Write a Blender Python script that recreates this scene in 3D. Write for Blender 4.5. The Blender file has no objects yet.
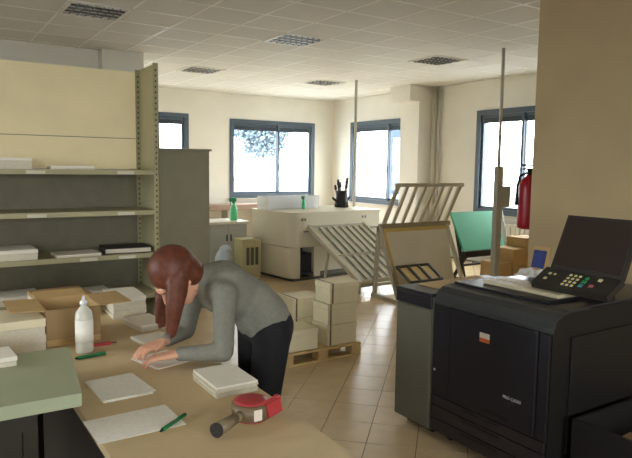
import bpy, bmesh, math, random
from mathutils import Vector, Matrix
random.seed(7)
sc = bpy.context.scene
C = sc.collection
# ------------------------------------------------------------------ camera
F, CX, CY = 617.0, 316.0, 229.0            # focal length in pixels of the 632x458 frame
HC = 1.66
yaw = math.radians(33.0); pitch = math.atan((CY - 167.0) / F); roll = math.radians(0.8)
FW = Vector((math.sin(yaw) * math.cos(pitch), math.cos(yaw) * math.cos(pitch), -math.sin(pitch)))
RT0 = Vector((math.cos(yaw), -math.sin(yaw), 0)); UP0 = RT0.cross(FW)
RT = RT0 * math.cos(roll) + UP0 * math.sin(roll)
UP = -RT0 * math.sin(roll) + UP0 * math.cos(roll)
cam = bpy.data.objects.new('camera', bpy.data.cameras.new('camera')); C.objects.link(cam)
cam.data.sensor_width = 36; cam.data.lens = F / 632 * 36; cam.data.clip_end = 200
cam.matrix_world = Matrix(((RT.x, UP.x, -FW.x, 0), (RT.y, UP.y, -FW.y, 0), (RT.z, UP.z, -FW.z, HC), (0, 0, 0, 1)))
sc.camera = cam
def project(p):
    d = Vector(p) - Vector((0, 0, HC)); z = d.dot(FW)
    if z < .05: return (-9999, -9999)
    return CX + F * d.dot(RT) / z, CY - F * d.dot(UP) / z
# ------------------------------------------------------------------ world, view
SKY = 8.0
w = bpy.data.worlds.new('daylight'); sc.world = w; w.use_nodes = True
bg = w.node_tree.nodes['Background']; bg.inputs[0].default_value = (0.97, 0.985, 1.0, 1); bg.inputs[1].default_value = SKY
vs = sc.view_settings; vs.view_transform = 'Standard'; vs.look = 'None'; vs.gamma = 1; vs.use_curve_mapping = False
vs.exposure = 1.2
try: sc.cycles.max_bounces = 10; sc.cycles.diffuse_bounces = 6; sc.cycles.transparent_max_bounces = 12
except Exception: pass

# ------------------------------------------------------------------ helpers
def lin(c):
    return tuple(((v / 255) / 12.92 if v / 255 <= .04045 else ((v / 255 + .055) / 1.055) ** 2.4) for v in c) + (1,)
MATS = {}
def mat(name, rgb, rough=.6, metal=0.0, noise=0.0, scale=8.0, bump=0.0, bscale=60.0, var=0.0, spec=.4):
    """principled material: base colour, mottled by noise, per-object variation, fine relief"""
    m = bpy.data.materials.new(name); m.use_nodes = True; MATS[name] = m
    nt = m.node_tree; b = nt.nodes['Principled BSDF']; col = lin(rgb)
    b.inputs['Base Color'].default_value = col; b.inputs['Roughness'].default_value = rough
    b.inputs['Metallic'].default_value = metal; b.inputs['Specular IOR Level'].default_value = spec
    tc = nt.nodes.new('ShaderNodeTexCoord'); out = None
    if noise > 0:
        n = nt.nodes.new('ShaderNodeTexNoise'); n.inputs['Scale'].default_value = scale; n.inputs['Detail'].default_value = 4
        nt.links.new(tc.outputs['Object'], n.inputs['Vector'])
        r = nt.nodes.new('ShaderNodeValToRGB')
        r.color_ramp.elements[0].position = .3; r.color_ramp.elements[1].position = .7
        r.color_ramp.elements[0].color = tuple(v * (1 - noise) for v in col[:3]) + (1,)
        r.color_ramp.elements[1].color = tuple(min(1, v * (1 + noise)) for v in col[:3]) + (1,)
        nt.links.new(n.outputs['Fac'], r.inputs['Fac']); out = r.outputs['Color']
    if var > 0:
        oi = nt.nodes.new('ShaderNodeObjectInfo'); hsv = nt.nodes.new('ShaderNodeHueSaturation')
        mr = nt.nodes.new('ShaderNodeMapRange'); mr.inputs['To Min'].default_value = 1 - var; mr.inputs['To Max'].default_value = 1 + var
        nt.links.new(oi.outputs['Random'], mr.inputs['Value']); nt.links.new(mr.outputs['Result'], hsv.inputs['Value'])
        if out: nt.links.new(out, hsv.inputs['Color'])
        else: hsv.inputs['Color'].default_value = col
        out = hsv.outputs['Color']
    if out: nt.links.new(out, b.inputs['Base Color'])
    if bump > 0:
        n2 = nt.nodes.new('ShaderNodeTexNoise'); n2.inputs['Scale'].default_value = bscale; n2.inputs['Detail'].default_value = 3
        nt.links.new(tc.outputs['Object'], n2.inputs['Vector'])
        bp = nt.nodes.new('ShaderNodeBump'); bp.inputs['Strength'].default_value = bump; bp.inputs['Distance'].default_value = .01
        nt.links.new(n2.outputs['Fac'], bp.inputs['Height']); nt.links.new(bp.outputs['Normal'], b.inputs['Normal'])
    return m

class MB:
    """collects shapes given in local metres, M places them in the world"""
    def __init__(s, M=None): s.bm = bmesh.new(); s.M = M or Matrix()
    def _merge(s, b, smooth=False):
        me = bpy.data.meshes.new('t'); 
        if smooth:
            for f in b.faces: f.smooth = True
        b.to_mesh(me); b.free(); s.bm.from_mesh(me); bpy.data.meshes.remove(me)
    def box(s, x0, x1, y0, y1, z0, z1, bev=0.0, seg=2, R=None):
        b = bmesh.new(); bmesh.ops.create_cube(b, size=1)
        for v in b.verts:
            v.co = Vector(((x0 + x1) / 2 + v.co.x * (x1 - x0), (y0 + y1) / 2 + v.co.y * (y1 - y0), (z0 + z1) / 2 + v.co.z * (z1 - z0)))
        if bev > 0: bmesh.ops.bevel(b, geom=list(b.edges), offset=bev, segments=seg, affect='EDGES', profile=.5)
        if R is not None: bmesh.ops.transform(b, matrix=R, verts=b.verts)
        s._merge(b, bev > 0 and seg > 2); return s
    def tube(s, p, q, r, r2=None, n=10, caps=True):
        p, q = Vector(p), Vector(q); d = q - p; b = bmesh.new()
        bmesh.ops.create_cone(b, cap_ends=caps, segments=n, radius1=r, radius2=r if r2 is None else r2, depth=d.length)
        M = Matrix.Translation((p + q) / 2) @ d.to_track_quat('Z', 'Y').to_matrix().to_4x4()
        bmesh.ops.transform(b, matrix=M, verts=b.verts); 
        for f in b.faces:
            if len(f.verts) == 4: f.smooth = True
        s._merge(b); return s
    def bar(s, p, q, a, c, up=(0, 0, 1)):
        """square bar from p to q, a wide (side), c thick (along up)"""
        p, q = Vector(p), Vector(q); d = (q - p); L = d.length; d.normalize(); u = Vector(up)
        sd = d.cross(u).normalized(); u = sd.cross(d).normalized()
        b = bmesh.new(); bmesh.ops.create_cube(b, size=1)
        for v in b.verts: v.co = (p + q) / 2 + sd * (v.co.x * a) + d * (v.co.y * L) + u * (v.co.z * c)
        bmesh.ops.recalc_face_normals(b, faces=b.faces)
        s._merge(b); return s
    def prism(s, pts, z0, z1, bev=0.0):
        b = bmesh.new(); lo = [b.verts.new((x, y, z0)) for x, y in pts]; hi = [b.verts.new((x, y, z1)) for x, y in pts]
        n = len(pts); b.faces.new(lo[::-1]); b.faces.new(hi)
        for i in range(n): b.faces.new((lo[i], lo[(i + 1) % n], hi[(i + 1) % n], hi[i]))
        bmesh.ops.recalc_face_normals(b, faces=b.faces)
        if bev: bmesh.ops.bevel(b, geom=list(b.edges), offset=bev, segments=2, affect='EDGES', profile=.5)
        s._merge(b); return s
    def hexa(s, a):
        """8 corners: bottom four then top four"""
        b = bmesh.new(); v = [b.verts.new(p) for p in a]
        for f in ((3, 2, 1, 0), (4, 5, 6, 7), (0, 1, 5, 4), (1, 2, 6, 5), (2, 3, 7, 6), (3, 0, 4, 7)): b.faces.new([v[i] for i in f])
        bmesh.ops.recalc_face_normals(b, faces=b.faces); s._merge(b); return s
    def slab(s, quad, t):
        """a thick plate: quad of 3-D corners, thickness t along its normal, centred"""
        q = [Vector(p) for p in quad]; n = (q[1] - q[0]).cross(q[3] - q[0]).normalized() * (t / 2)
        return s.hexa([p - n for p in q] + [p + n for p in q])
    def lathe(s, prof, c, n=24, axis='Z'):
        b = bmesh.new(); rings = []
        for r, z in prof:
            rings.append([b.verts.new((r * math.cos(2 * math.pi * i / n), r * math.sin(2 * math.pi * i / n), z)) for i in range(n)])
        for k in range(len(rings) - 1):
            for i in range(n): b.faces.new((rings[k][i], rings[k][(i + 1) % n], rings[k + 1][(i + 1) % n], rings[k + 1][i])).smooth = True
        if prof[0][0] > 1e-5: b.faces.new(rings[0][::-1])
        if prof[-1][0] > 1e-5: b.faces.new(rings[-1])
        bmesh.ops.remove_doubles(b, verts=b.verts, dist=1e-6)
        bmesh.ops.recalc_face_normals(b, faces=b.faces)
        M = Matrix.Translation(c)
        if axis == 'X': M = M @ Matrix.Rotation(math.pi / 2, 4, 'Y')
        if axis == 'Y': M = M @ Matrix.Rotation(-math.pi / 2, 4, 'X')
        bmesh.ops.transform(b, matrix=M, verts=b.verts); s._merge(b); return s
    def ball(s, c, r, sc_=(1, 1, 1), n=16, R=None):
        b = bmesh.new(); bmesh.ops.create_uvsphere(b, u_segments=n, v_segments=n // 2 + 2, radius=r)
        M = Matrix.Translation(c) @ (R or Matrix()) @ Matrix.Diagonal((*sc_, 1))
        bmesh.ops.transform(b, matrix=M, verts=b.verts); s._merge(b, True); return s
    def capsule(s, p, q, r1, r2, n=14):
        s.ball(p, r1, n=n); s.ball(q, r2, n=n)
        p, q = Vector(p), Vector(q)
        if (q - p).length > 1e-4: s.tube(p, q, r1, r2, n=n)
        return s
    def build(s, name, m, parent=None, root=None):
        me = bpy.data.meshes.new(name); bmesh.ops.transform(s.bm, matrix=s.M, verts=s.bm.verts)
        off = root_loc(parent) if parent is not None else Vector((0, 0, 0))
        if parent is None:
            vs_ = [v.co for v in s.bm.verts]
            mn = Vector((min(v.x for v in vs_), min(v.y for v in vs_), min(v.z for v in vs_))); mx = Vector((max(v.x for v in vs_), max(v.y for v in vs_), 0))
            off = Vector(((mn.x + mx.x) / 2, (mn.y + mx.y) / 2, mn.z))
        bmesh.ops.translate(s.bm, vec=-off, verts=s.bm.verts)
        s.bm.to_mesh(me); s.bm.free(); me.materials.append(MATS[m])
        o = bpy.data.objects.new(name, me); C.objects.link(o)
        if parent is not None: o.parent = parent
        else: o.location = off
        ROOT[o] = off.copy(); return o
ROOT = {}
def root_loc(o): return ROOT[o]
def tag(o, label, cat, group=None):
    o['label'] = label; o['category'] = cat
    if group: o['group'] = group
    return o
def thing(name, loc, label, cat, group=None):
    o = bpy.data.objects.new(name, None); C.objects.link(o); o.location = loc; o.empty_display_size = .1
    ROOT[o] = Vector(loc); return tag(o, label, cat, group)
def struct(o): o['kind'] = 'structure'; return o
def rz(x, y, z, deg): return Matrix.Translation((x, y, z)) @ Matrix.Rotation(math.radians(deg), 4, 'Z')

# ------------------------------------------------------------------ materials
mat('wall', (228, 225, 214), .85, noise=.03, scale=2.5, bump=.08, bscale=120)
mat('wall_tan', (176, 155, 118), .85, noise=.04, scale=3, bump=.1, bscale=90)
mat('ceiling_tile', (218, 215, 204), .9, noise=.04, scale=40, bump=.12, bscale=140, var=.02)
mat('ceiling_rail', (236, 232, 222), .5)
mat('grout', (120, 100, 82), .9, noise=.1)
mat('floor_tile', (212, 186, 146), .28, noise=.06, scale=7, bump=.03, bscale=30, var=.05, spec=.5)
mat('window_frame', (80, 94, 106), .45)
mat('window_gasket', (52, 62, 72), .5)
mat('steel_handle', (60, 62, 66), .35, .8)
mat('sill', (206, 200, 186), .5, noise=.03)
mat('lamp_frame', (232, 230, 220), .45)
mat('louver', (150, 150, 148), .3, .7)
mat('lamp_back', (96, 96, 96), .6)
mat('tube', (235, 235, 232), .4)
mat('pipe', (196, 194, 186), .5); mat('pipe_light', (206, 200, 186), .6)
mat('shelf_metal', (166, 158, 122), .5, noise=.04, scale=6)
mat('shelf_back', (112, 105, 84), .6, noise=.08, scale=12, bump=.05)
mat('cream_panel', (242, 226, 182), .7, noise=.04, scale=4)
mat('dark_hole', (78, 70, 48), .8)
mat('cabinet_metal', (146, 143, 122), .5, noise=.05, scale=5)
mat('cabinet_dark', (84, 84, 74), .55)
mat('paper', (236, 230, 214), .8, noise=.02, scale=20)
mat('paper_edge', (214, 206, 184), .85, noise=.06, scale=80)
mat('tag', (206, 200, 178), .7)
mat('folder_dark', (50, 40, 42), .6)
mat('table_top', (208, 184, 142), .55, noise=.05, scale=5, bump=.03)
mat('table_edge', (150, 122, 84), .6)
mat('dark_metal', (42, 38, 36), .5)
mat('green_laminate', (166, 172, 140), .5, noise=.03, scale=6)
mat('panel_dark', (48, 43, 32), .7); mat('green_edge', (140, 142, 110), .55)
mat('cardboard', (192, 160, 108), .8, noise=.05, scale=10)
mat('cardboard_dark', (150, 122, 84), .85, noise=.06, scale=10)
mat('carton', (228, 218, 184), .75, noise=.03, scale=9)
mat('side_shade', (112, 100, 74), .7)
mat('pallet_wood', (196, 170, 118), .8, noise=.12, scale=14)
mat('machine_cream', (222, 216, 194), .45, noise=.02, scale=3)
mat('machine_seam', (120, 116, 104), .6)
mat('machine_navy', (34, 38, 54), .5)
mat('machine_grey', (170, 168, 156), .5, noise=.03)
mat('rack_metal', (188, 182, 162), .45, .1, noise=.03)
mat('rack_board', (216, 210, 190), .6, noise=.04, scale=4)
mat('rack_yellow', (208, 180, 112), .6, noise=.06)
mat('hinge_brown', (150, 138, 110), .5); mat('roller', (84, 82, 78), .5)
mat('teal_board', (58, 164, 120), .6, noise=.04, scale=5)
mat('black_plastic', (24, 24, 28), .42, noise=.05, scale=4)
mat('copier_black', (38, 37, 42), .4, noise=.05, scale=5)
mat('copier_top', (58, 60, 60), .34); mat('crate_dark', (30, 27, 26), .7); mat('copier_side', (30, 28, 27), .5, noise=.05)
mat('copier_drawer', (52, 44, 46), .45)
mat('feeder_grey', (104, 101, 88), .5, noise=.03)
mat('screen', (52, 42, 38), .3, spec=.3)
mat('bezel', (50, 46, 42), .5)
mat('key_light', (214, 206, 150), .5)
mat('key_green', (40, 150, 80), .5)
mat('key_blue', (60, 140, 150), .5)
mat('key_red', (170, 100, 100), .5)
mat('lid_cream', (202, 192, 160), .5, noise=.03)
mat('label_orange', (214, 110, 60), .6)
mat('label_white', (226, 214, 196), .6)
mat('white_print', (220, 220, 220), .6)
mat('red_paint', (150, 18, 34), .35)
mat('red_plastic', (172, 56, 58), .4)
mat('tape_brown', (116, 98, 74), .35)
mat('handle_grey', (126, 112, 86), .5)
mat('pen_green', (22, 112, 62), .4)
mat('blue_print', (52, 66, 128), .6, noise=.25, scale=30)
mat('white_plastic', (230, 232, 232), .35)
mat('bottle_plastic', (206, 204, 190), .3, spec=.5)
mat('bottle_label', (238, 234, 220), .7)
mat('green_bottle', (96, 200, 140), .35)
mat('green_cap', (30, 130, 80), .4)
mat('terracotta', (152, 130, 114), .7, noise=.06)
mat('olive_box', (190, 182, 140), .75, noise=.04)
mat('blue_bag', (186, 196, 204), .5, noise=.06)
mat('skin', (214, 160, 130), .55, noise=.03)
mat('sweater', (126, 124, 112), .9, noise=.08, scale=60, bump=.3, bscale=260)
mat('trousers', (26, 25, 28), .85, noise=.08, scale=30, bump=.1)
mat('hair', (98, 52, 34), .5, noise=.25, scale=40)
mat('eye', (40, 30, 26), .3)
mat('lip', (176, 96, 88), .5)
mat('shoe', (34, 30, 30), .5)
mat('ground_out', (176, 178, 178), .9, noise=.05)
mat('facade_blue', (46, 62, 84), .8, noise=.03)
mat('facade_pale', (70, 84, 100), .8)
mat('foliage', (104, 122, 132), .8, noise=.2)
mat('bark', (150, 146, 142), .9)
mat('radiator', (224, 220, 206), .5)
# printed sheet: faint grey rows of text on white paper
m = mat('printed_sheet', (244, 239, 226), .8); nt = m.node_tree; b = nt.nodes['Principled BSDF']
tc = nt.nodes.new('ShaderNodeTexCoord'); wv = nt.nodes.new('ShaderNodeTexWave'); wv.bands_direction = 'Y'
wv.inputs['Scale'].default_value = 26; nz = nt.nodes.new('ShaderNodeTexNoise'); nz.inputs['Scale'].default_value = 50
mx_ = nt.nodes.new('ShaderNodeMath'); mx_.operation = 'MULTIPLY'
nt.links.new(tc.outputs['Object'], wv.inputs['Vector']); nt.links.new(tc.outputs['Object'], nz.inputs['Vector'])
nt.links.new(wv.outputs['Fac'], mx_.inputs[0]); nt.links.new(nz.outputs['Fac'], mx_.inputs[1])
rp = nt.nodes.new('ShaderNodeValToRGB'); rp.color_ramp.elements[0].position = .38; rp.color_ramp.elements[1].position = .56
rp.color_ramp.elements[0].color = lin((244, 239, 226)); rp.color_ramp.elements[1].color = lin((228, 222, 208))
nt.links.new(mx_.outputs[0], rp.inputs['Fac']); nt.links.new(rp.outputs['Color'], b.inputs['Base Color'])
# window glass: mostly clear with a faint mirror
m = bpy.data.materials.new('glass'); MATS['glass'] = m; m.use_nodes = True; nt = m.node_tree; nt.nodes.clear()
o_ = nt.nodes.new('ShaderNodeOutputMaterial'); t_ = nt.nodes.new('ShaderNodeBsdfTransparent'); g_ = nt.nodes.new('ShaderNodeBsdfGlossy')
t_.inputs[0].default_value = (.95, .97, .98, 1); g_.inputs['Roughness'].default_value = .03; x_ = nt.nodes.new('ShaderNodeMixShader'); x_.inputs[0].default_value = .06
nt.links.new(t_.outputs[0], x_.inputs[1]); nt.links.new(g_.outputs[0], x_.inputs[2]); nt.links.new(x_.outputs[0], o_.inputs[0])
m = MATS['clear_plastic'] = bpy.data.materials.new('clear_plastic'); m.use_nodes = True; nt = m.node_tree; nt.nodes.clear()
o_ = nt.nodes.new('ShaderNodeOutputMaterial'); t_ = nt.nodes.new('ShaderNodeBsdfTransparent'); g_ = nt.nodes.new('ShaderNodeBsdfPrincipled')
g_.inputs['Base Color'].default_value = (.85, .86, .86, 1); g_.inputs['Roughness'].default_value = .25; x_ = nt.nodes.new('ShaderNodeMixShader'); x_.inputs[0].default_value = .35
nt.links.new(t_.outputs[0], x_.inputs[1]); nt.links.new(g_.outputs[0], x_.inputs[2]); nt.links.new(x_.outputs[0], o_.inputs[0])

# ------------------------------------------------------------------ the room shell
XL, XR, YF, YB, ZC = -3.5, 8.5, -3.0, 12.4, 3.22
YN, XN = 9.0, 2.75          # nearer stretch of the back wall and where it ends
XT, YT = 3.95, 3.07         # partition block on the right: face and far end
fl = struct(MB().box(XL - .2, XR + .2, YF - .2, YB + .2, -.12, -.004).build('floor', 'grout'))
# diagonal tiles, 30 cm
s2 = math.sqrt(.5); cand = []
for i in range(-45, 36):
    for j in range(-24, 72):
        a, g = .168 + .3 * (i + .5), .28 + .3 * (j + .5)      # a=(x-y)/sqrt2, g=(x+y)/sqrt2
        x, y = (a + g) * s2, (g - a) * s2
        if not (XL + .21 < x < XR - .21 and YF + .21 < y < YB - .21): continue
        px, py = project((x, y, 0))
        if -30 < px < 670 and -30 < py < 500: cand.append((math.hypot(x, y), x, y, px, py))
cand.sort()
seen = [c for c in cand if 195 < c[3] < 470 and 262 < c[4] < 480 and not (c[3] < 285 and c[4] > 330)][:296]
tm = MB().box(-.1475, .1475, -.1475, .1475, -.010, 0).bm; tme = bpy.data.meshes.new('tile')
bmesh.ops.transform(tm, matrix=Matrix.Rotation(math.pi / 4, 4, 'Z'), verts=tm.verts); tm.to_mesh(tme); tm.free(); tme.materials.append(MATS['floor_tile'])
flo = ROOT[fl]
for c in seen:
    o = bpy.data.objects.new('tile', tme); C.objects.link(o); o.parent = fl
    o.location = Vector((c[1], c[2], random.uniform(-.0006, .0006))) - flo
rest = MB(); ss = set((round(c[1], 3), round(c[2], 3)) for c in seen); vv, ff = [], []
for c in cand:
    if (round(c[1], 3), round(c[2], 3)) in ss: continue
    k = len(vv); r = .1475 * math.sqrt(2)
    for z in (-.01, 0):
        for q in ((1, 0), (0, 1), (-1, 0), (0, -1)): vv.append((c[1] + q[0] * r - flo.x, c[2] + q[1] * r - flo.y, z - flo.z))
    ff += [(k + 4, k + 5, k + 6, k + 7)] + [(k + t, k + (t + 1) % 4, k + 4 + (t + 1) % 4, k + 4 + t) for t in range(4)]
me = bpy.data.meshes.new('tiles_beyond'); me.from_pydata(vv, [], ff); me.materials.append(MATS['floor_tile'])
o = bpy.data.objects.new('tiles_beyond', me); C.objects.link(o); o.parent = fl; o['kind'] = 'stuff'

ce = struct(MB().box(XL - .2, XR + .2, YF - .2, YB + .2, ZC + .012, ZC + .15).build('ceiling', 'ceiling_tile'))
lamps = [(1.32, 6.42), (3.72, 6.42), (6.12, 6.42), (3.72, 9.42), (6.12, 9.42), (3.72, 3.42), (1.32, 3.42)]
cm = MB().box(-.2885, .2885, -.2885, .2885, 0, .008).bm; cme = bpy.data.meshes.new('ceiling_tile'); cm.to_mesh(cme); cm.free(); cme.materials.append(MATS['ceiling_tile'])
GX = [3.72 + .6 * k for k in range(-12, 9)]; GY = [6.42 + .6 * k for k in range(-15, 11)]
co_ = ROOT[ce]
def inroom(x, y): return XL < x < XR and YF < y < YB and not (x < XN and y > YN) and not (x > XT and y < YT)
for gx in GX[:-1]:
    for gy in GY[:-1]:
        x, y = gx + .3, gy + .3
        if not inroom(x, y) or any(abs(x - l[0] - .3) < .1 and abs(y - l[1] - .3) < .1 for l in lamps): continue
        px, py = project((x, y, ZC))
        if not (-70 < px < 700 and -60 < py < 110): continue
        o = bpy.data.objects.new('ceiling_tile', cme); C.objects.link(o); o.parent = ce; o.location = Vector((x, y, ZC + .003)) - co_
for gx in GX:
    if XL < gx < XR: MB().box(gx - .0125, gx + .0125, (YF if gx < XT else YT) + .01, (YN if gx < XN else YB) - .01, ZC, ZC + .012).build('grid_rail', 'ceiling_rail', ce)
for gy in GY:
    if YF < gy < YB: MB().box((XL if gy < YN else XN + .1) + .01, (XR if gy > YT else XT) - .01, gy - .0125, gy + .0125, ZC, ZC + .0118).build('grid_rail', 'ceiling_rail', ce)

# windows: (axis, wall coordinate, from, to, sill, head)
W1 = (3.55, 4.84, .95, 2.73); W2 = (5.78, 7.97, .95, 2.68); W3 = (9.75, 11.66, .87, 2.69); W4 = (6.0, 7.83, .87, 2.70)
W5 = (-2.6, -.4, .95, 2.7); W6 = (.9, 2.6, .95, 2.7); W7 = (-1.6, .6, .95, 2.7); W8 = (2.4, 4.8, .95, 2.7)  # unseen windows behind and left of the camera, added to light the foreground
def wall_with_holes(name, along, c, a0, a1, holes, m, out):
    """along 'x' or 'y'; c is the inner face; out = +1/-1 the outward side"""
    mb = MB(); c0, c1 = sorted((c, c + .25 * out))
    def seg(u0, u1, z0, z1):
        if along == 'x': mb.box(u0, u1, c0, c1, z0, z1)
        else: mb.box(c0, c1, u0, u1, z0, z1)
    cur = a0
    for h in sorted(holes):
        seg(cur, h[0], 0, ZC + .1); seg(h[0], h[1], 0, h[2]); seg(h[0], h[1], h[3], ZC + .1); cur = h[1]
    seg(cur, a1, 0, ZC + .1)
    return struct(mb.build(name, m))
wall_with_holes('wall_back', 'x', YB, XN - .25, XR + .25, [W1, W2], 'wall', 1)
wall_with_holes('wall_right', 'y', XR, YT, YB, [W3, W4], 'wall', 1)
wall_with_holes('wall_left', 'y', XL, YF, YN + .25, [W8], 'wall', -1)
wall_with_holes('wall_front', 'x', YF, XL - .25, XT + .25, [W5, W6], 'wall', -1)
struct(MB().box(XL, XN, YN, YN + .25, 0, ZC + .1).build('wall_recess', 'wall'))
struct(MB().box(XN - .25, XN, YN + .25, YB, 0, ZC + .1).build('wall_recess_side', 'wall'))
struct(MB().box(2.2, XN + .02, YN - .22, YN, 0, ZC).build('pillar_recess', 'wall'))
struct(MB().box(XT, XR + .25, YF - .25, YT, 0, ZC + .1).build('wall_partition', 'wall_tan'))
# pillar on the right wall with its boxed head and pipe
pl = struct(MB().box(8.1, XR, 8.93, 9.46, 0, 2.93).build('pillar_right', 'wall'))
MB().box(7.86, XR, 8.93, 9.5, 2.93, ZC).build('beam_box', 'wall', pl)
for yy, r in ((8.87, .05), (8.74, .025)): MB().tube((8.44, yy, 0), (8.44, yy, ZC), r, n=12).build('pipe', 'pipe_light' if r > .04 else 'pipe', pl)
struct(MB().box(XN, XR, YB - .015, YB, 0, .09).build('baseboard_back', 'sill'))
struct(MB().box(XR - .015, XR, 9.46, YB - .015, 0, .09).build('baseboard_right', 'sill'))
struct(MB().box(XL, 2.2, YN - .015, YN, 0, .09).build('baseboard_recess', 'sill'))
def window(n, along, c, h, out, mull=(.5,), slide=True):
    """frame, two sashes with panes, handle; local u along wall, v depth outward"""
    u0, u1, z0, z1 = h
    def B(mb, a0, a1, v0, v1, y0, y1):
        d0, d1 = sorted((c + v0 * out, c + v1 * out))
        if along == 'x': mb.box(a0, a1, d0, d1, y0, y1)
        else: mb.box(d0, d1, a0, a1, y0, y1)
    f = MB(); t = .09
    B(f, u0, u1, -.02, .14, z1 - t, z1); B(f, u0, u1, -.02, .14, z0, z0 + t)
    B(f, u0, u0 + t, -.02, .14, z0 + t, z1 - t); B(f, u1 - t, u1, -.02, .14, z0 + t, z1 - t)
    root = struct(f.build('window_%d' % n, 'window_frame'))
    ed = [u0 + t] + [u0 + (u1 - u0) * q for q in mull] + [u1 - t]
    for k in range(len(ed) - 1):
        a, b_ = ed[k], ed[k + 1]; s = MB(); q = .05
        v0, v1 = (.02, .06) if k % 2 else (.06, .10)
        a -= .02 if k else 0; b_ += .02 if k < len(ed) - 2 else 0
        B(s, a, b_, v0, v1, z1 - t - q, z1 - t); B(s, a, b_, v0, v1, z0 + t, z0 + t + q)
        B(s, a, a + q, v0, v1, z0 + t + q, z1 - t - q); B(s, b_ - q, b_, v0, v1, z0 + t + q, z1 - t - q)
        so = s.build('sash', 'window_frame', root)
        p = MB(); B(p, a + q, b_ - q, (v0 + v1) / 2 - .004, (v0 + v1) / 2 + .004, z0 + t + q, z1 - t - q); p.build('pane', 'glass', so)
        hd = MB(); ha = a + .025 if k else b_ - .025
        B(hd, ha - .012, ha + .012, v0 - .03, v0, 1.55, 1.70); hd.build('handle', 'steel_handle', so)
        bl = MB(); B(bl, a + q, b_ - q, v0 + .005, v0 + .02, z1 - t - q - .09, z1 - t - q); bl.build('blind_slat', 'window_gasket', so)
    s = MB(); B(s, u0 - .04, u1 + .04, -.06, 0, z0 - .035, z0); s.build('window_sill', 'sill', root)
    # daylight portal filling the opening
    ld = bpy.data.lights.new('window_daylight', 'AREA'); ld.shape = 'RECTANGLE'; ld.size = u1 - u0; ld.size_y = z1 - z0
    ld.cycles.is_portal = True
    lo = bpy.data.objects.new('window_daylight', ld); C.objects.link(lo); m_ = (u0 + u1) / 2
    inward = Vector((0, -out, 0)) if along == 'x' else Vector((-out, 0, 0))
    lo.location = Vector((m_, c + .2 * out, (z0 + z1) / 2)) if along == 'x' else Vector((c + .2 * out, m_, (z0 + z1) / 2))
    lo.rotation_euler = inward.to_track_quat('-Z', 'Z').to_euler()
window(1, 'x', YB, W1, 1, (.5,)); window(2, 'x', YB, W2, 1, (.56,)); window(3, 'y', XR, W3, 1, (.31,)); window(4, 'y', XR, W4, 1, (.46,))
window(5, 'x', YF, W5, -1); window(6, 'x', YF, W6, -1); window(7, 'y', XL, W8, -1)  # out of view, added for the light they bring to the foreground

# outdoors seen through the glass
go = MB().box(-60, 90, -60, 110, -.6, -.5).build('ground', 'ground_out'); struct(go)
bd = thing('building', (35.3, 37, -.5), 'pale blue building outside the corner window', 'building')
MB().box(33.1, 37.5, 34, 40, -.5, 9).build('wall', 'facade_blue', bd)
MB().box(32.9, 37.7, 33.8, 40.2, 9, 9.4).build('roof', 'facade_pale', bd)
for zz in (1, 4, 7):
    for xx in (33.6, 35.6):
        MB().box(xx, xx + 1.4, 33.93, 34, zz, zz + 1.5).build('window', 'facade_pale', bd)
tr = thing('tree', (21.3, 40, -.5), 'hazy tree standing outside the wide back window', 'tree')
MB().tube((21.3, 40, -.5), (21.3, 40, 2.4), .16, .12).tube((21.3, 40, 2.2), (22.4, 40, 4), .09, .05).tube((21.3, 40, 2.2), (20.3, 40.2, 4), .09, .05).build('trunk', 'bark', tr)
vv, ff = [], []
for k in range(9000):
    d = Vector((random.gauss(0, 1), random.gauss(0, 1), random.gauss(0, 1))).normalized() * random.random() ** .5
    p = Vector((d.x * 2.3, d.y * 2.0, 5.2 + d.z * 2.6)); q = Matrix.Rotation(random.random() * 6.3, 3, (random.random(), random.random(), .3)); k0 = len(vv)
    for a, b_ in ((-.16, 0), (0, -.09), (.16, 0), (0, .09)): vv.append(p + q @ Vector((a, b_, 0)))
    ff.append((k0, k0 + 1, k0 + 2, k0 + 3))
me = bpy.data.meshes.new('foliage'); me.from_pydata(vv, [], ff); me.materials.append(MATS['foliage'])
o = bpy.data.objects.new('foliage', me); C.objects.link(o); o.parent = tr; o['kind'] = 'stuff'

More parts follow.
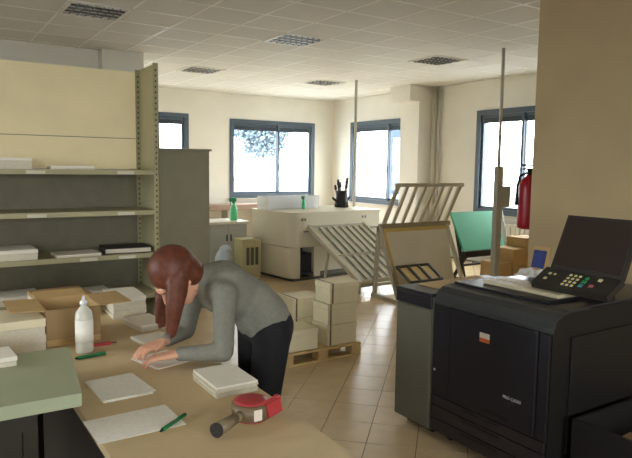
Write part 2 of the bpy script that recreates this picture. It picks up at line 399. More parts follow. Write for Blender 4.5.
# ceiling lamps: switched-off louvred panels set in the grid
LL = {(3.72, 9.42): 'unlit louvred ceiling lamp in front of the wide back window', (6.12, 9.42): 'unlit louvred ceiling lamp close to the corner window',
      (3.72, 6.42): 'unlit louvred ceiling lamp above the stacked cartons', (6.12, 6.42): 'unlit louvred ceiling lamp near the boxed pillar head',
      (1.32, 6.42): 'unlit louvred ceiling lamp above the metal shelving',
      (3.72, 3.42): 'unlit louvred ceiling lamp over the black copier', (1.32, 3.42): 'unlit louvred ceiling lamp over the work table'}
for lx, ly in lamps:
    t = thing('ceiling_light', (lx + .3, ly + .3, ZC - .012), LL[(lx, ly)], 'ceiling light', 'louvred ceiling lamps')
    f = MB()
    for a in ((.0, .6, 0, .03), (0, .6, .57, .6), (0, .03, .03, .57), (.57, .6, .03, .57)): f.box(lx + a[0], lx + a[1], ly + a[2], ly + a[3], ZC - .012, ZC + .011)
    f.build('frame', 'lamp_frame', t)
    MB().box(lx + .03, lx + .57, ly + .03, ly + .57, ZC + .006, ZC + .011).build('reflector', 'lamp_back', t)
    for k in range(4): MB().tube((lx + .04, ly + .1 + k * .133, ZC - .001), (lx + .56, ly + .1 + k * .133, ZC - .001), .006, n=8).build('lamp_tube', 'tube', t)
    for k in range(3): MB().box(lx + .03, lx + .57, ly + .165 + k * .133 - .004, ly + .165 + k * .133 + .004, ZC - .012, ZC + .006).build('louver_blade', 'louver', t)
    for k in range(6): MB().box(lx + .1 + k * .08 - .003, lx + .1 + k * .08 + .003, ly + .03, ly + .57, ZC - .0115, ZC + .005).build('louver_blade', 'louver', t)

# ------------------------------------------------------------------ metal shelving on the left
SX0, SX1, SY0, SY1 = -.6, 1.525, 4.5, 4.93
sh = thing('shelving_unit', ((SX0 + SX1) / 2, (SY0 + SY1) / 2, 0), 'tall metal shelving unit with cream upper back panel and dim lower shelves', 'shelving')
for x in (SX0, SX1):
    for y in (SY0, SY1):
        dx = .04 if x == SX0 else -.04; dy = .04 if y == SY0 else -.04
        u = MB().box(min(x, x + dx), max(x, x + dx), min(y, y + dy / 12), max(y, y + dy / 12), 0, 2.40)
        u.box(min(x, x + dx / 12), max(x, x + dx / 12), min(y, y + dy), max(y, y + dy), 0, 2.40); uo = u.build('upright', 'shelf_metal', sh)
        h = MB(); yy = y - .0008 if y == SY0 else y - .0042
        for k in range(58):
            h.box(x + dx * .5 - .005, x + dx * .5 + .005, yy - .0006, yy + .0006, .06 + k * .04, .075 + k * .04)
        ho = h.build('perforations', 'dark_hole', uo); ho['kind'] = 'stuff'
MB().box(SX1 - .008, SX1 - .005, SY0 + .04, SY1 - .04, .05, 2.40).build('side_panel', 'shelf_metal', sh)
MB().box(SX0 + .005, SX0 + .008, SY0 + .04, SY1 - .04, .05, 2.40).build('side_panel', 'shelf_metal', sh)
SZ = [1.62, 1.325, 1.005, .70, .40, .10]
for z in SZ:
    s = MB().box(SX0 + .01, SX1 - .01, SY0 + .004, SY1 - .01, z - .006, z).box(SX0 + .042, SX1 - .042, SY0 + .004, SY0 + .010, z - .034, z - .006).box(SX0 + .042, SX1 - .042, SY1 - .016, SY1 - .010, z - .034, z - .006)
    so = s.build('shelf', 'shelf_metal', sh)
    for k, x in enumerate((-.1, .28, .62, .95, 1.22)):
        if (k * 7 + int(z * 100)) % 3: MB().box(x, x + .12, SY0 + .0015, SY0 + .004, z - .031, z - .009).build('label_holder', 'tag', so)
MB().box(SX0 + .01, SX1 - .042, SY1 - .008, SY1 - .003, 1.625, 1.86).build('back_panel', 'cream_panel', sh)
MB().box(SX0 + .01, SX1 - .042, SY1 - .008, SY1 - .003, 1.865, 2.38).build('back_panel', 'cream_panel', sh)
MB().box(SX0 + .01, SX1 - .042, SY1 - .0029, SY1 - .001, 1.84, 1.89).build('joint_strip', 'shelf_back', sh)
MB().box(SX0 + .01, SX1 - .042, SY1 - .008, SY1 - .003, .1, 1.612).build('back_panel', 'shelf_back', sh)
def stack(name, x0, x1, y0, y1, z0, z1, label, rot=0, m='paper', cat='paper', group=None, layers=1, jit=.004):
    """a stack of paper: loosely squared layers"""
    M = rz((x0 + x1) / 2, (y0 + y1) / 2, 0, rot); hx_, hy_ = (x1 - x0) / 2, (y1 - y0) / 2
    if layers == 1: return tag(MB(M).box(-hx_, hx_, -hy_, hy_, z0, z1).build(name, m), label, cat, group)
    t = thing(name, ((x0 + x1) / 2, (y0 + y1) / 2, z0), label, cat, group); h = (z1 - z0) / layers
    for k in range(layers):
        a, b_ = random.uniform(-jit, jit), random.uniform(-jit, jit)
        MB(M).box(-hx_ + a, hx_ + a, -hy_ + b_, hy_ + b_, z0 + k * h, z0 + (k + 1) * h - .0006).build('sheet_bundle', m if k == layers - 1 else 'paper_edge', t)
    return t
stack('paper_stack', .30, .66, 4.55, 4.85, 1.6205, 1.695, 'pale paper stack lying on the top shelf by its end', 2, layers=4)
stack('paper_sheets', .78, 1.06, 4.52, 4.74, 1.6205, 1.645, 'thin layer of white sheets on the top shelf', -2, layers=2)
stack('paper_stack', .36, .68, 4.53, 4.83, 1.0055, 1.075, 'white ream of paper on the third shelf', 1, layers=3)
stack('paper_sheets', .80, 1.10, 4.52, 4.74, 1.0055, 1.025, 'thin layer of pale sheets beside the dark folder', 2, layers=2)
fo = thing('folder', (1.31, 4.65, 1.0055), 'dark folder lying flat on the third shelf', 'folder')
MB(rz(1.31, 4.66, 0, -4)).box(-.17, .17, -.12, .12, 1.0055, 1.010).box(-.17, .17, -.12, .12, 1.043, 1.048).box(-.17, -.165, -.12, .12, 1.010, 1.043).build('cover', 'folder_dark', fo)
MB(rz(1.315, 4.66, 0, -4)).box(-.165, .16, -.11, .112, 1.011, 1.042).build('pages', 'paper_edge', fo)
stack('paper_stack', .84, 1.18, 4.54, 4.80, .7005, .735, 'low paper stack on the fourth shelf behind the open carton', 0, layers=2)
stack('paper_stack', .40, .70, 4.54, 4.80, .7005, .76, 'thicker paper stack on the fourth shelf', 3, layers=3)

# tall grey-green cabinet beyond the shelving
cb = thing('metal_cabinet', (2.45, 6.85, 0), 'tall grey-green metal cabinet standing behind the shelving', 'cabinet')
MB().box(2.05, 2.83, 6.62, 7.07, .06, 1.82).box(2.08, 2.80, 6.66, 7.05, 0, .06).build('body', 'cabinet_metal', cb)
MB().box(2.03, 2.85, 6.59, 7.08, 1.82, 1.845).build('top', 'cabinet_metal', cb)
MB().box(2.08, 2.80, 6.612, 6.62, .10, 1.79).build('back_panel', 'cabinet_metal', cb)

# ------------------------------------------------------------------ the far corner: low bench, grey unit, feeder machine
bn = thing('wall_bench', (6.0, 12.14, 0), 'terracotta-topped low bench under the back windows', 'bench')
MB().box(4.5, 7.4, 11.95, 12.34, .72, .84, .008).build('top', 'terracotta', bn)
for x in (4.6, 5.55, 6.4, 7.26): MB().box(x, x + .05, 12.0, 12.32, 0, .72).build('leg', 'machine_grey', bn)
gc = thing('low_cabinet', (4.05, 9.0, 0), 'low grey office cabinet beside the cream machine', 'cabinet')
MB().box(3.72, 4.36, 8.72, 9.3, .05, .76).box(3.76, 4.32, 8.76, 9.26, 0, .05).build('body', 'machine_grey', gc)
MB().box(3.68, 4.40, 8.68, 9.33, .76, .80, .006).build('top', 'machine_cream', gc)
for a in ((3.74, 4.037), (4.043, 4.34)):
    d = MB().box(a[0], a[1], 8.702, 8.718, .07, .745).build('door', 'machine_grey', gc)
    MB().box(4.0 if a[0] < 3.9 else 4.07, 4.012 if a[0] < 3.9 else 4.082, 8.68, 8.702, .5, .6).build('handle', 'steel_handle', d)
ob = thing('storage_carton', (4.17, 8.30, 0), 'olive yellow carton with dark grip slots beside the cream machine', 'box')
MB().box(4.0, 4.30, 8.13, 8.42, 0, .56, .006).build('body', 'olive_box', ob)
for k in range(3): MB().box(4.06 + k * .075, 4.10 + k * .075, 8.113, 8.130, .2, .46).build('slot', 'cabinet_dark', ob)
MB().box(3.99, 4.31, 8.12, 8.43, .56, .585).build('lid', 'olive_box', ob)
bag = MB().ball((3.80, 8.36, .24), .15, (.9, .8, 1.35)).ball((3.83, 8.37, .40), .10, (1, .8, .9)).ball((3.77, 8.33, .12), .12, (1, .9, .9)).build('plastic_bag', 'blue_bag')
tag(bag, 'pale bluish plastic bag slumped beside the olive carton', 'bag')
def spray(x, y, z, h, label):
    t = thing('spray_bottle', (x, y, z), label, 'bottle', 'green bottles'); r = h * .16
    MB().lathe([(r * .9, 0), (r, .03 * h), (r, .5 * h), (r * .8, .6 * h), (r * .35, .7 * h), (r * .35, .75 * h)], (x, y, z), 16).build('body', 'green_bottle', t)
    MB().tube((x, y, z + .75 * h), (x, y, z + .82 * h), r * .45, n=12).build('collar', 'green_cap', t)
    MB().box(x - r * 1.3, x + r * .7, y - r * .3, y + r * .3, z + .82 * h, z + h, .004).box(x - r * 1.0, x - r * .8, y - r * .15, y + r * .15, z + .68 * h, z + .82 * h).build('trigger_head', 'green_cap', t)
spray(4.22, 8.90, .80, .36, 'green spray bottle standing on the low grey cabinet')

MR = rz(4.47, 7.50, 0, 6)                       # cream machine: local x along its front, y to its back
cr = thing('sheet_feeder_machine', MR @ Vector((.85, .55, 0)), 'large cream sheet-handling machine with rounded end and dark opening', 'machine')
LW, LD, LH = 1.72, 1.12, .97
def rounded(x0, x1, y0, y1, r, n=6):
    pts = [(x1, y0), (x1, y1)] + [(x0 + r * .5, y1), (x0, y1 - r * .5)]
    pts += [(x0 + r - r * math.cos(a), y0 + r - r * math.sin(a)) for a in [math.pi / 2 * k / n for k in range(n + 1)]]
    return pts
MB(MR).prism(rounded(0, LW, 0, LD, .16), .50, LH).build('upper_housing', 'machine_cream', cr)
MB(MR).prism(rounded(.004, .15, .004, LD - .004, .14), .05, .494).box(.14, LW, .34, LD - .01, .05, .494).box(.42, .54, .02, .36, .05, .494).build('lower_housing', 'machine_cream', cr)
MB(MR).box(.152, .418, .30, .338, .09, .494).build('opening_back', 'machine_navy', cr)
MB(MR).box(.152, .418, .03, .298, .09, .12).box(.17, .40, .06, .29, .12, .40).build('waste_bin', 'machine_navy', cr)
MB(MR).box(.06, LW - .05, .06, LD - .06, 0, .05).build('plinth', 'cabinet_dark', cr)
MB(MR).prism(rounded(-.012, LW + .01, -.012, LD + .01, .165), LH, LH + .035).build('top_cover', 'machine_cream', cr)
MB(MR).box(.20, LW - .03, -.008, 0, .72, .735).build('seam', 'machine_seam', cr)
for u in (.16, .21, 1.34, 1.40): MB(MR).box(u, u + .03, -.010, 0, .885, .92).build('button', 'machine_seam', cr)
MB(MR).box(.19, LW - .02, -.006, 0, .745, .95).build('front_door', 'machine_cream', cr)
# slanting delivery chute of bars
ch = thing('delivery_chute', MR @ Vector((.7, -.5, 0)), 'slanting barred delivery chute in front of the cream machine', 'chute')
c0, c1 = .26, 1.34
def chp(u, t): return (u, -.03 - 1.13 * t, .80 - .66 * t)
for u in (c0, c1): MB(MR).bar(chp(u, 0), chp(u, 1), .04, .06).build('side_rail', 'rack_metal', ch)
for k in range(8): MB(MR).bar(chp(c0 + .08 + k * (c1 - c0 - .16) / 7, .02), chp(c0 + .08 + k * (c1 - c0 - .16) / 7, .98), .07, .022).build('bar', 'rack_metal', ch)
MB(MR).slab([Vector(chp(c0 + .02, 0)) - Vector((0, 0, .05)), Vector(chp(c1 - .02, 0)) - Vector((0, 0, .05)), Vector(chp(c1 - .02, 1)) - Vector((0, 0, .05)), Vector(chp(c0 + .02, 1)) - Vector((0, 0, .05))], .012).build('tray', 'machine_grey', ch)
for t_ in (.02, .55, .98): MB(MR).bar(chp(c0, t_), chp(c1, t_), .03, .05).build('cross_bar', 'rack_metal', ch)
for u in (c0 + .02, c1 - .02):
    p = chp(u, .95); MB(MR).bar((u, p[1], 0), p, .04, .04, (0, 1, 0)).build('leg', 'rack_metal', ch)
    p = chp(u, .4); MB(MR).bar((u, p[1] + .1, 0), p, .03, .03, (0, 1, 0)).build('leg', 'rack_metal', ch)

# folding rack with board: apex rail far, both wings toward the room
rk = thing('plate_rack', (5.6, 5.95, 0), 'cream stand with upright barred rack above a leaning pale board', 'rack')
X0, X1 = 4.98, 6.12; YH, ZH = 6.12, .92
def rkp(x, t): return (x + .02 * t, YH - .22 * t, ZH + .03 + .50 * t)
for k in range(8):
    x = X0 + .03 + k * (X1 - X0 - .06) / 7; MB().bar(rkp(x, 0), rkp(x + .02, 1), .05 if k in (0, 7) else .035, .03, (0, 1, 0)).build('rack_bar', 'rack_metal', rk)
MB().bar(rkp(X0, 1), rkp(X1 + .04, 1), .04, .045).build('top_rail', 'rack_metal', rk)
MB().bar((X0 - .04, YH, ZH), (X1 + .04, YH, ZH), .06, .06).build('hinge_rail', 'hinge_brown', rk)
MB().bar((X0, YH - .03, ZH - .06), (X1, YH - .03, ZH - .06), .03, .06).build('edge_strip', 'rack_yellow', rk)
bd0 = [(X0 + .02, YH - .04, ZH - .08), (X1 - .04, YH - .04, ZH - .08), (X1 - .16, YH - .34, .12), (X0 + .02, YH - .34, .12)]
MB().slab(bd0, .025).build('board', 'rack_board', rk)
MB().bar((X0, YH - .05, ZH - .07), (X0, YH - .36, .1), .03, .04, (0, 1, 0)).build('edge_strip', 'rack_yellow', rk)
for x in (X0 - .05, X1 - .02):
    MB().bar((x, YH, ZH), (x, YH - .42, 0.03), .04, .05, (0, 1, 0)).build('leg', 'rack_metal', rk)
    MB().bar((x, YH, ZH), (x, YH + .06, 0.03), .04, .05, (0, 1, 0)).build('leg', 'rack_metal', rk)
    MB().box(x - .03, x + .03, YH - .52, YH + .10, 0, .045).build('foot', 'rack_metal', rk)
MB().bar((X0 - .05, YH + .05, .16), (X1 + .05, YH + .05, .16), .04, .04).build('stretcher', 'rack_metal', rk)
ta, tb_, tz0, tz1 = 4.98, 5.50, .42, .27
def tp_(x, t): return (x, YH - .31 - .26 * t, tz0 - (tz0 - tz1) * t)
tt = MB().slab([tp_(ta, 0), tp_(tb_, 0), tp_(tb_, 1), tp_(ta, 1)], .012)
for k in range(4): tt.bar(Vector(tp_(ta + k * (tb_ - ta) / 3, 0)) + Vector((0, 0, .015)), Vector(tp_(ta + k * (tb_ - ta) / 3, 1)) + Vector((0, 0, .015)), .025, .03)
for t_ in (0, 1): tt.bar(Vector(tp_(ta - .01, t_)) + Vector((0, 0, .015)), Vector(tp_(tb_ + .01, t_)) + Vector((0, 0, .015)), .025, .03)
tt.build('plate_tray', 'cabinet_dark', rk)
for k in range(3):
    a_, b_ = ta + .03 + k * (tb_ - ta) / 3, ta - .03 + (k + 1) * (tb_ - ta) / 3
    MB().slab([Vector(tp_(x, t_)) + Vector((0, 0, .012)) for x, t_ in ((a_, .08), (b_, .08), (b_, .92), (a_, .92))], .008).build('tray_card', 'rack_yellow', rk)
cd_ = MB(); pts = [(5.02, 5.46), (5.2, 5.50), (5.4, 5.44), (5.55, 5.30), (5.7, 5.28)]
for a, b_ in zip(pts[:-1], pts[1:]): cd_.tube((*a, .012), (*b_, .012), .012, n=8)
tag(cd_.build('power_cable', 'black_plastic'), 'black cable lying on the floor at the foot of the barred rack', 'cable')

# teal drawing table under the right window
tb = thing('drawing_table', (7.2, 6.5, 0), 'teal-green slanted drawing table under the right window', 'drawing table')
MB().slab([(6.68, 6.32, .46), (7.56, 6.32, .46), (7.74, 6.68, 1.0), (6.74, 6.68, 1.0)], .035).build('board', 'teal_board', tb)
MB().bar((6.64, 6.29, .42), (7.60, 6.29, .42), .06, .09).build('pencil_ledge', 'black_plastic', tb)
for x in (6.80, 7.52):
    MB().bar((x, 6.34, .44), (x, 6.62, 0.03), .04, .04, (0, 1, 0)).build('leg', 'dark_metal', tb)
    MB().bar((x, 6.64, .92), (x, 6.40, 0.03), .04, .04, (0, 1, 0)).build('leg', 'dark_metal', tb)
    MB().box(x - .025, x + .025, 6.3, 6.72, 0, .035).build('foot', 'dark_metal', tb)
MB().bar((6.80, 6.5, .22), (7.52, 6.5, .22), .03, .03).build('stretcher', 'dark_metal', tb)
MB().bar((7.66, 6.30, .20), (7.84, 6.68, .98), .12, .02, (1, 0, 0)).build('side_arm', 'machine_grey', tb)

# ceiling-to-floor supply poles
pp = thing('power_pole', (6.46, 5.55, 0), 'grey power pole with socket box in front of the right window', 'pole')
MB().tube((6.46, 5.55, 1.70), (6.46, 5.55, ZC - .001), .022, n=12).build('upper_tube', 'pipe', pp)
MB().box(6.42, 6.52, 5.51, 5.59, .03, 1.70, .008).build('post', 'machine_grey', pp)
MB().box(6.52, 6.66, 5.50, 5.60, 1.16, 1.44, .008).build('socket_box', 'machine_grey', pp)
MB().box(6.36, 6.58, 5.45, 5.65, 0, .03).build('foot', 'machine_grey', pp)
p2 = thing('power_pole', (6.73, 9.10, 0), 'thin grey pole rising to the ceiling by the corner window', 'pole')
MB().tube((6.73, 9.10, .02), (6.73, 9.10, ZC - .001), .026, n=12).build('tube', 'pipe', p2)
MB().lathe([(.11, 0), (.11, .015), (.03, .03)], (6.73, 9.10, 0), 20).build('foot', 'pipe', p2)
rd = thing('radiator', (8.42, 6.95, .12), 'white panel radiator below the right window', 'radiator')
for k in range(18): MB().box(8.36, 8.44, 6.12 + k * .095, 6.20 + k * .095, .14, .74, .008).build('section', 'radiator', rd)
MB().box(8.37, 8.43, 6.10, 7.83, .16, .20).box(8.37, 8.43, 6.10, 7.83, .68, .72).box(8.44, 8.498, 6.3, 6.34, .3, .34).box(8.44, 8.498, 7.6, 7.64, .3, .34).build('header_pipe', 'radiator', rd)

# brown cartons by the partition end
def carton(x0, x1, y0, y1, z0, z1, label, m='cardboard', group=None, shade_strip='side_shade', name='cardboard_box'):
    t = thing(name, ((x0 + x1) / 2, (y0 + y1) / 2, z0), label, 'box', group)
    MB().box(x0, x1, y0, y1, z0, z1 - .004, .004, 1).build('body', m, t); xm, ym = (x0 + x1) / 2, (y0 + y1) / 2
    MB().box(x0 + .002, xm - .002, y0 + .002, y1 - .002, z1 - .004, z1).build('flap', m, t); MB().box(xm + .002, x1 - .002, y0 + .002, y1 - .002, z1 - .004, z1).build('flap', m, t)
    return t
carton(6.78, 7.02, 5.72, 6.08, 0, .36, 'low brown cardboard box on the floor beyond the partition')
carton(7.04, 7.32, 5.70, 6.10, 0, .30, 'lower brown box of the pair beside the partition end')
carton(7.05, 7.31, 5.72, 6.08, .30, .54, 'upper brown box resting on another beside the partition end')
carton(7.34, 7.74, 5.74, 6.1, 0, .68, 'tallest brown box beyond the partition end')

# fire extinguisher on the partition's far end
EX, EY = 4.10, 3.205
fe = thing('fire_extinguisher', (EX, EY, 1.2), 'red fire extinguisher hanging on the end of the tan partition', 'fire extinguisher')
MB().lathe([(.05, 1.19), (.08, 1.20), (.085, 1.23), (.085, 1.52), (.075, 1.57), (.03, 1.61), (.03, 1.62)], (EX, EY, 0), 20).build('cylinder', 'red_paint', fe)
MB().tube((EX, EY, 1.62), (EX, EY, 1.66), .024, n=12).box(EX - .08, EX + .03, EY - .01, EY + .01, 1.66, 1.675).box(EX - .09, EX + .02, EY - .01, EY + .01, 1.69, 1.705).build('valve', 'steel_handle', fe)
hz_ = MB(); hp = [(EX - .02, EY + .01, 1.64), (EX - .08, EY + .03, 1.61), (EX - .095, EY + .04, 1.53), (EX - .095, EY + .04, 1.44)]
for a, b_ in zip(hp[:-1], hp[1:]): hz_.capsule(a, b_, .010, .010, 8)
hz_.tube((EX - .095, EY + .04, 1.45), (EX - .095, EY + .04, 1.38), .013, .016, 10).build('hose', 'black_plastic', fe)
MB().box(EX - .03, EX + .03, 3.07, EY - .08, 1.40, 1.60).box(EX - .06, EX + .08, 3.072, 3.085, 1.46, 1.50).build('bracket', 'steel_handle', fe)

# ------------------------------------------------------------------ cartons on the pallet
pa = thing('pallet', (2.95, 4.62, 0), 'low wooden pallet carrying pale cartons', 'pallet')
PX0, PX1, PY0, PY1 = 2.48, 3.28, 4.29, 4.98
for k in range(5):
    y = PY0 + k * (PY1 - PY0 - .11) / 4; MB().box(PX0, PX1, y, y + .11, .092, .112).build('deck_board', 'pallet_wood', pa)
for x in (PX0, (PX0 + PX1) / 2 - .05, PX1 - .10):
    MB().box(x, x + .10, PY0, PY1, .0755, .0915).build('stringer_board', 'pallet_wood', pa)
    for y in (PY0, (PY0 + PY1) / 2 - .05, PY1 - .10): MB().box(x, x + .10, y, y + .10, .018, .075).build('block', 'pallet_wood', pa)
for y in (PY0, (PY0 + PY1) / 2 - .05, PY1 - .10): MB().box(PX0, PX1, y, y + .10, 0, .0175).build('bottom_board', 'pallet_wood', pa)
def pcarton(x0, x1, y0, y1, z0, label):
    t = thing('paper_carton', ((x0 + x1) / 2, (y0 + y1) / 2, z0), label, 'box', 'pale cartons on the pallet'); z1 = z0 + .183
    MB().box(x0, x1, y0, y1, z0, z1 - .05, .003, 1).build('body', 'carton', t)
    MB().box(x0 - .004, x1 + .004, y0 - .004, y1 + .004, z1 - .049, z1 - .002, .003, 1).build('lid', 'carton', t)
    MB().box(x0 + .022, x0 + .036, y0 - .0055, y1 + .0055, z0 + .004, z1 - .0005).build('shade_strip', 'side_shade', t)  # dark strip by the corner, standing in for the shaded left side
pcarton(2.94, 3.25, 4.32, 4.56, .113, 'bottom carton of the three-high stack on the pallet')
pcarton(2.94, 3.25, 4.32, 4.56, .298, 'middle carton of the three-high stack on the pallet')
pcarton(2.95, 3.26, 4.31, 4.54, .483, 'top carton of the three-high stack on the pallet')
pcarton(2.50, 2.84, 4.32, 4.58, .113, 'single low carton at the front of the pallet')
pcarton(2.80, 3.12, 4.66, 4.94, .113, 'lower carton in the back row of the pallet')
pcarton(2.80, 3.12, 4.66, 4.94, .298, 'upper carton in the back row of the pallet')

# ------------------------------------------------------------------ copier
FX, BX = 2.60, 3.72
RX = Matrix.Rotation(math.pi / 2, 4, 'X')        # lets prism() extrude (x,z) outlines along y
cp = thing('copier', (3.1, 2.28, 0), 'large black production copier standing against the tan partition', 'copier')
cy0, cy1 = 1.86, 2.68
prof = [(FX + .012, .06), (BX, .06), (BX, .95), (FX + .13, .95), (FX + .07, .94), (FX + .03, .915), (FX + .012, .87)]
MB(RX).prism(prof, -cy1, -cy0).build('body', 'copier_side', cp)
MB().box(FX + .31, BX - .02, cy0 + .01, cy1 - .005, .9505, .960).build('top_deck', 'copier_top', cp)
MB(RX).prism([(FX, .855), (FX + .004, .88), (FX + .022, .925), (FX + .066, .951), (FX + .13, .962), (FX + .30, .962), (FX + .30, .95), (FX + .13, .95), (FX + .07, .94), (FX + .03, .915), (FX + .012, .87), (FX + .012, .855)], -cy1 - .0, -cy0 + .01).build('top_cowl', 'copier_top', cp)
MB().box(FX - .004, FX + .012, 2.535, cy1 - .003, .30, .85, .003).build('side_door', 'copier_black', cp)
d = MB().box(FX - .012, FX + .012, 1.93, 2.528, .30, .85, .005).build('front_door', 'copier_black', cp)
MB().box(FX - .004, FX + .012, cy0 + .004, 1.924, .30, .85, .003).build('corner_post', 'copier_black', cp)
MB().box(FX - .0135, FX - .011, 2.235, 2.305, .735, .765).build('label', 'label_white', d)
MB().box(FX - .0135, FX - .011, 2.235, 2.305, .713, .735).build('label_stripe', 'label_orange', d)
MB().tube((FX - .006, 2.655, .45), (FX + .01, 2.655, .45), .008, n=12).build('badge', 'white_print', cp)
MB().box(FX - .014, FX - .008, 2.09, 2.28, .325, .345).build('grip', 'black_plastic', d)
def text(body, size, M, m, parent, name):
    cu = bpy.data.curves.new('t', 'FONT'); cu.body = body; cu.size = size; cu.extrude = .0006; cu.align_x = 'CENTER'; cu.align_y = 'CENTER'
    o = bpy.data.objects.new('t', cu); C.objects.link(o); bpy.context.view_layer.update()
    me = bpy.data.meshes.new_from_object(o.evaluated_get(bpy.context.evaluated_depsgraph_get())); bpy.data.objects.remove(o); bpy.data.curves.remove(cu)
    me.transform(Matrix.Translation(-ROOT[parent]) @ M); me.materials.clear(); me.materials.append(MATS[m])
    r = bpy.data.objects.new(name, me); C.objects.link(r); r.parent = parent; return r
text('PRO C6500', .024, Matrix(((0, 0, -1, FX - .0128), (-1, 0, 0, 2.07), (0, 1, 0, .455), (0, 0, 0, 1))), 'white_print', d, 'lettering')
for k, (z0, z1) in enumerate(((.235, .293), (.155, .229), (.07, .149))):
    dr = MB().box(FX - .008, FX + .012, cy0 + .01, cy1 - .005, z0, z1, .004).build('drawer', 'copier_drawer', cp)
    MB().box(FX - .011, FX - .007, 2.15, 2.42, z1 - .022, z1 - .008).build('handle', 'black_plastic', dr)
for x in (FX + .1, BX - .1):
    for y in (cy0 + .08, cy1 - .08): MB().lathe([(.03, -.012), (.03, .012)], (x, y, .03), 12, 'Y').box(x - .01, x + .01, y - .02, y + .02, .03, .06).build('caster', 'black_plastic', cp)
MB().box(FX + .16, BX - .3, cy0 - .010, cy0, .20, .82, .004).build('side_panel', 'copier_side', cp)
for k in range(7): MB().box(BX - .26, BX - .06, cy0 - .006, cy0, .5 + k * .03, .515 + k * .03).build('vent_slat', 'black_plastic', cp)
# flat document cover on the top deck
MB().box(2.735, 3.14, 1.985, 2.655, .962, .978, .004).build('cover_base', 'black_plastic', cp)
dc = MB().box(2.84, 3.05, 2.0, 2.52, .978, 1.0, .006).build('document_cover', 'lid_cream', cp)
MB().box(2.93, 2.94, 2.02, 2.50, .9985, 1.003).build('ridge', 'paper_edge', dc)
# control panel on its arm
op = MB().bar((3.16, 1.95, .95), (3.08, 1.95, 1.08), .12, .06).build('panel_arm', 'black_plastic', cp)
A, B_ = 2.17, 1.745
MB().slab([(3.005, A, 1.105), (3.005, B_, 1.105), (3.145, B_, 1.40), (3.145, A, 1.40)], .03).build('screen_housing', 'bezel', cp)
s0 = Vector((-.0165, 0, .008))
MB().slab([Vector((3.013, A - .02, 1.122)) + s0, Vector((3.013, B_ + .02, 1.122)) + s0, Vector((3.137, B_ + .02, 1.384)) + s0, Vector((3.137, A - .02, 1.384)) + s0], .004).build('screen', 'screen', cp)
k1 = [(2.87, A + .03, 1.022), (2.87, B_, 1.022), (3.01, B_, 1.098), (3.01, A + .03, 1.098)]
kd = MB().slab(k1, .035).build('key_deck', 'bezel', cp)
def kp(u, v): return Vector((2.87 + .14 * v, A + .03 - (A + .03 - B_) * u, 1.022 + .076 * v)) + Vector((-.008, 0, .0155))
def key(u, v, m, s=.007): 
    p = kp(u, v); MB().slab([p + Vector((-s * .88, s, -s * .48)), p + Vector((-s * .88, -s, -s * .48)), p + Vector((s * .88, -s, s * .48)), p + Vector((s * .88, s, s * .48))], .008).build('key', m, kd)
for i in range(4):
    for j in range(3): key(.40 + j * .062, .2 + i * .18, 'key_light')
key(.62, .28, 'key_blue', .011); key(.62, .5, 'key_green', .012); key(.62, .7, 'key_green', .009); key(.74, .35, 'key_red', .011); key(.78, .72, 'key_light', .010)
key(.13, .35, 'key_light', .009); key(.13, .65, 'key_light', .008); key(.2, .65, 'key_light', .006)
# paper feeder to the left of the engine
pf = thing('paper_feeder', (2.95, 2.85, 0), 'dark grey paper feeder cabinet joined to the black copier', 'cabinet')
MB().box(FX + .006, BX - .3, 2.69, 3.02, .05, .885, .006).build('body', 'feeder_grey', pf)
MB().box(FX - .008, FX + .006, 2.70, 3.012, .06, .80, .004).build('front_panel', 'feeder_grey', pf)
MB().box(FX - .012, FX + .006, 2.695, 3.018, .81, .88, .005).box(FX - .012, BX - .3, 2.695, 3.018, .88, .905, .005).build('top_cap', 'copier_black', pf)
for x in (FX + .08, BX - .4): MB().box(x, x + .06, 2.74, 2.98, 0, .05).build('foot', 'black_plastic', pf)
tag(MB(rz(3.0, 2.85, 0, 3)).box(-.26, .30, -.13, .13, .906, .914).build('cardboard_sheet', 'cardboard'), 'flat brown cardboard sheet lying on the paper feeder', 'cardboard')
bc = thing('printed_card', (3.66, 2.86, .963), 'small card with blue print leaning at the back of the copier', 'card')
MB().slab([(3.60, 2.78, .965), (3.60, 2.64, .965), (3.64, 2.64, 1.13), (3.64, 2.78, 1.13)], .006).build('card', 'cardboard', bc)
MB().slab([(3.597, 2.765, .985), (3.597, 2.665, .985), (3.628, 2.665, 1.105), (3.628, 2.765, 1.105)], .006).build('print', 'blue_print', bc)
cs = MB()  # crumpled clear wrap
n = 7; P_ = [[Vector((3.30 + .22 * i / n + random.uniform(-.01, .01), 2.48 + .18 * j / n + random.uniform(-.01, .01), .968 + .045 * abs(math.sin(i * 1.9 + j * 1.1)) * math.sin(math.pi * (i + .3) / (n + .6)) + random.uniform(0, .006))) for j in range(n + 1)] for i in range(n + 1)]
for i in range(n):
    for j in range(n):
        q = [P_[i][j], P_[i + 1][j], P_[i + 1][j + 1], P_[i][j + 1]]; f = cs.bm.faces.new([cs.bm.verts.new(v) for v in q])
bmesh.ops.remove_doubles(cs.bm, verts=cs.bm.verts, dist=1e-5)
tag(cs.build('plastic_wrap', 'white_plastic'), 'crumpled white plastic wrap on the copier behind the cream cover', 'plastic wrap')
bx_ = thing('storage_crate', (3.1, 1.52, 0), 'dark open crate on the floor beside the black copier', 'crate')
cx0, cx1, cyy0, cyy1 = 2.72, 3.42, 1.22, 1.80
MB().box(cx0, cx1, cyy0, cyy1, .0, .02).build('base', 'crate_dark', bx_)
for a in ((cx0, cx0 + .02, cyy0, cyy1), (cx1 - .02, cx1, cyy0, cyy1), (cx0 + .02, cx1 - .02, cyy0, cyy0 + .02), (cx0 + .02, cx1 - .02, cyy1 - .02, cyy1)): MB().box(*a, .02, .42).build('side', 'crate_dark', bx_)
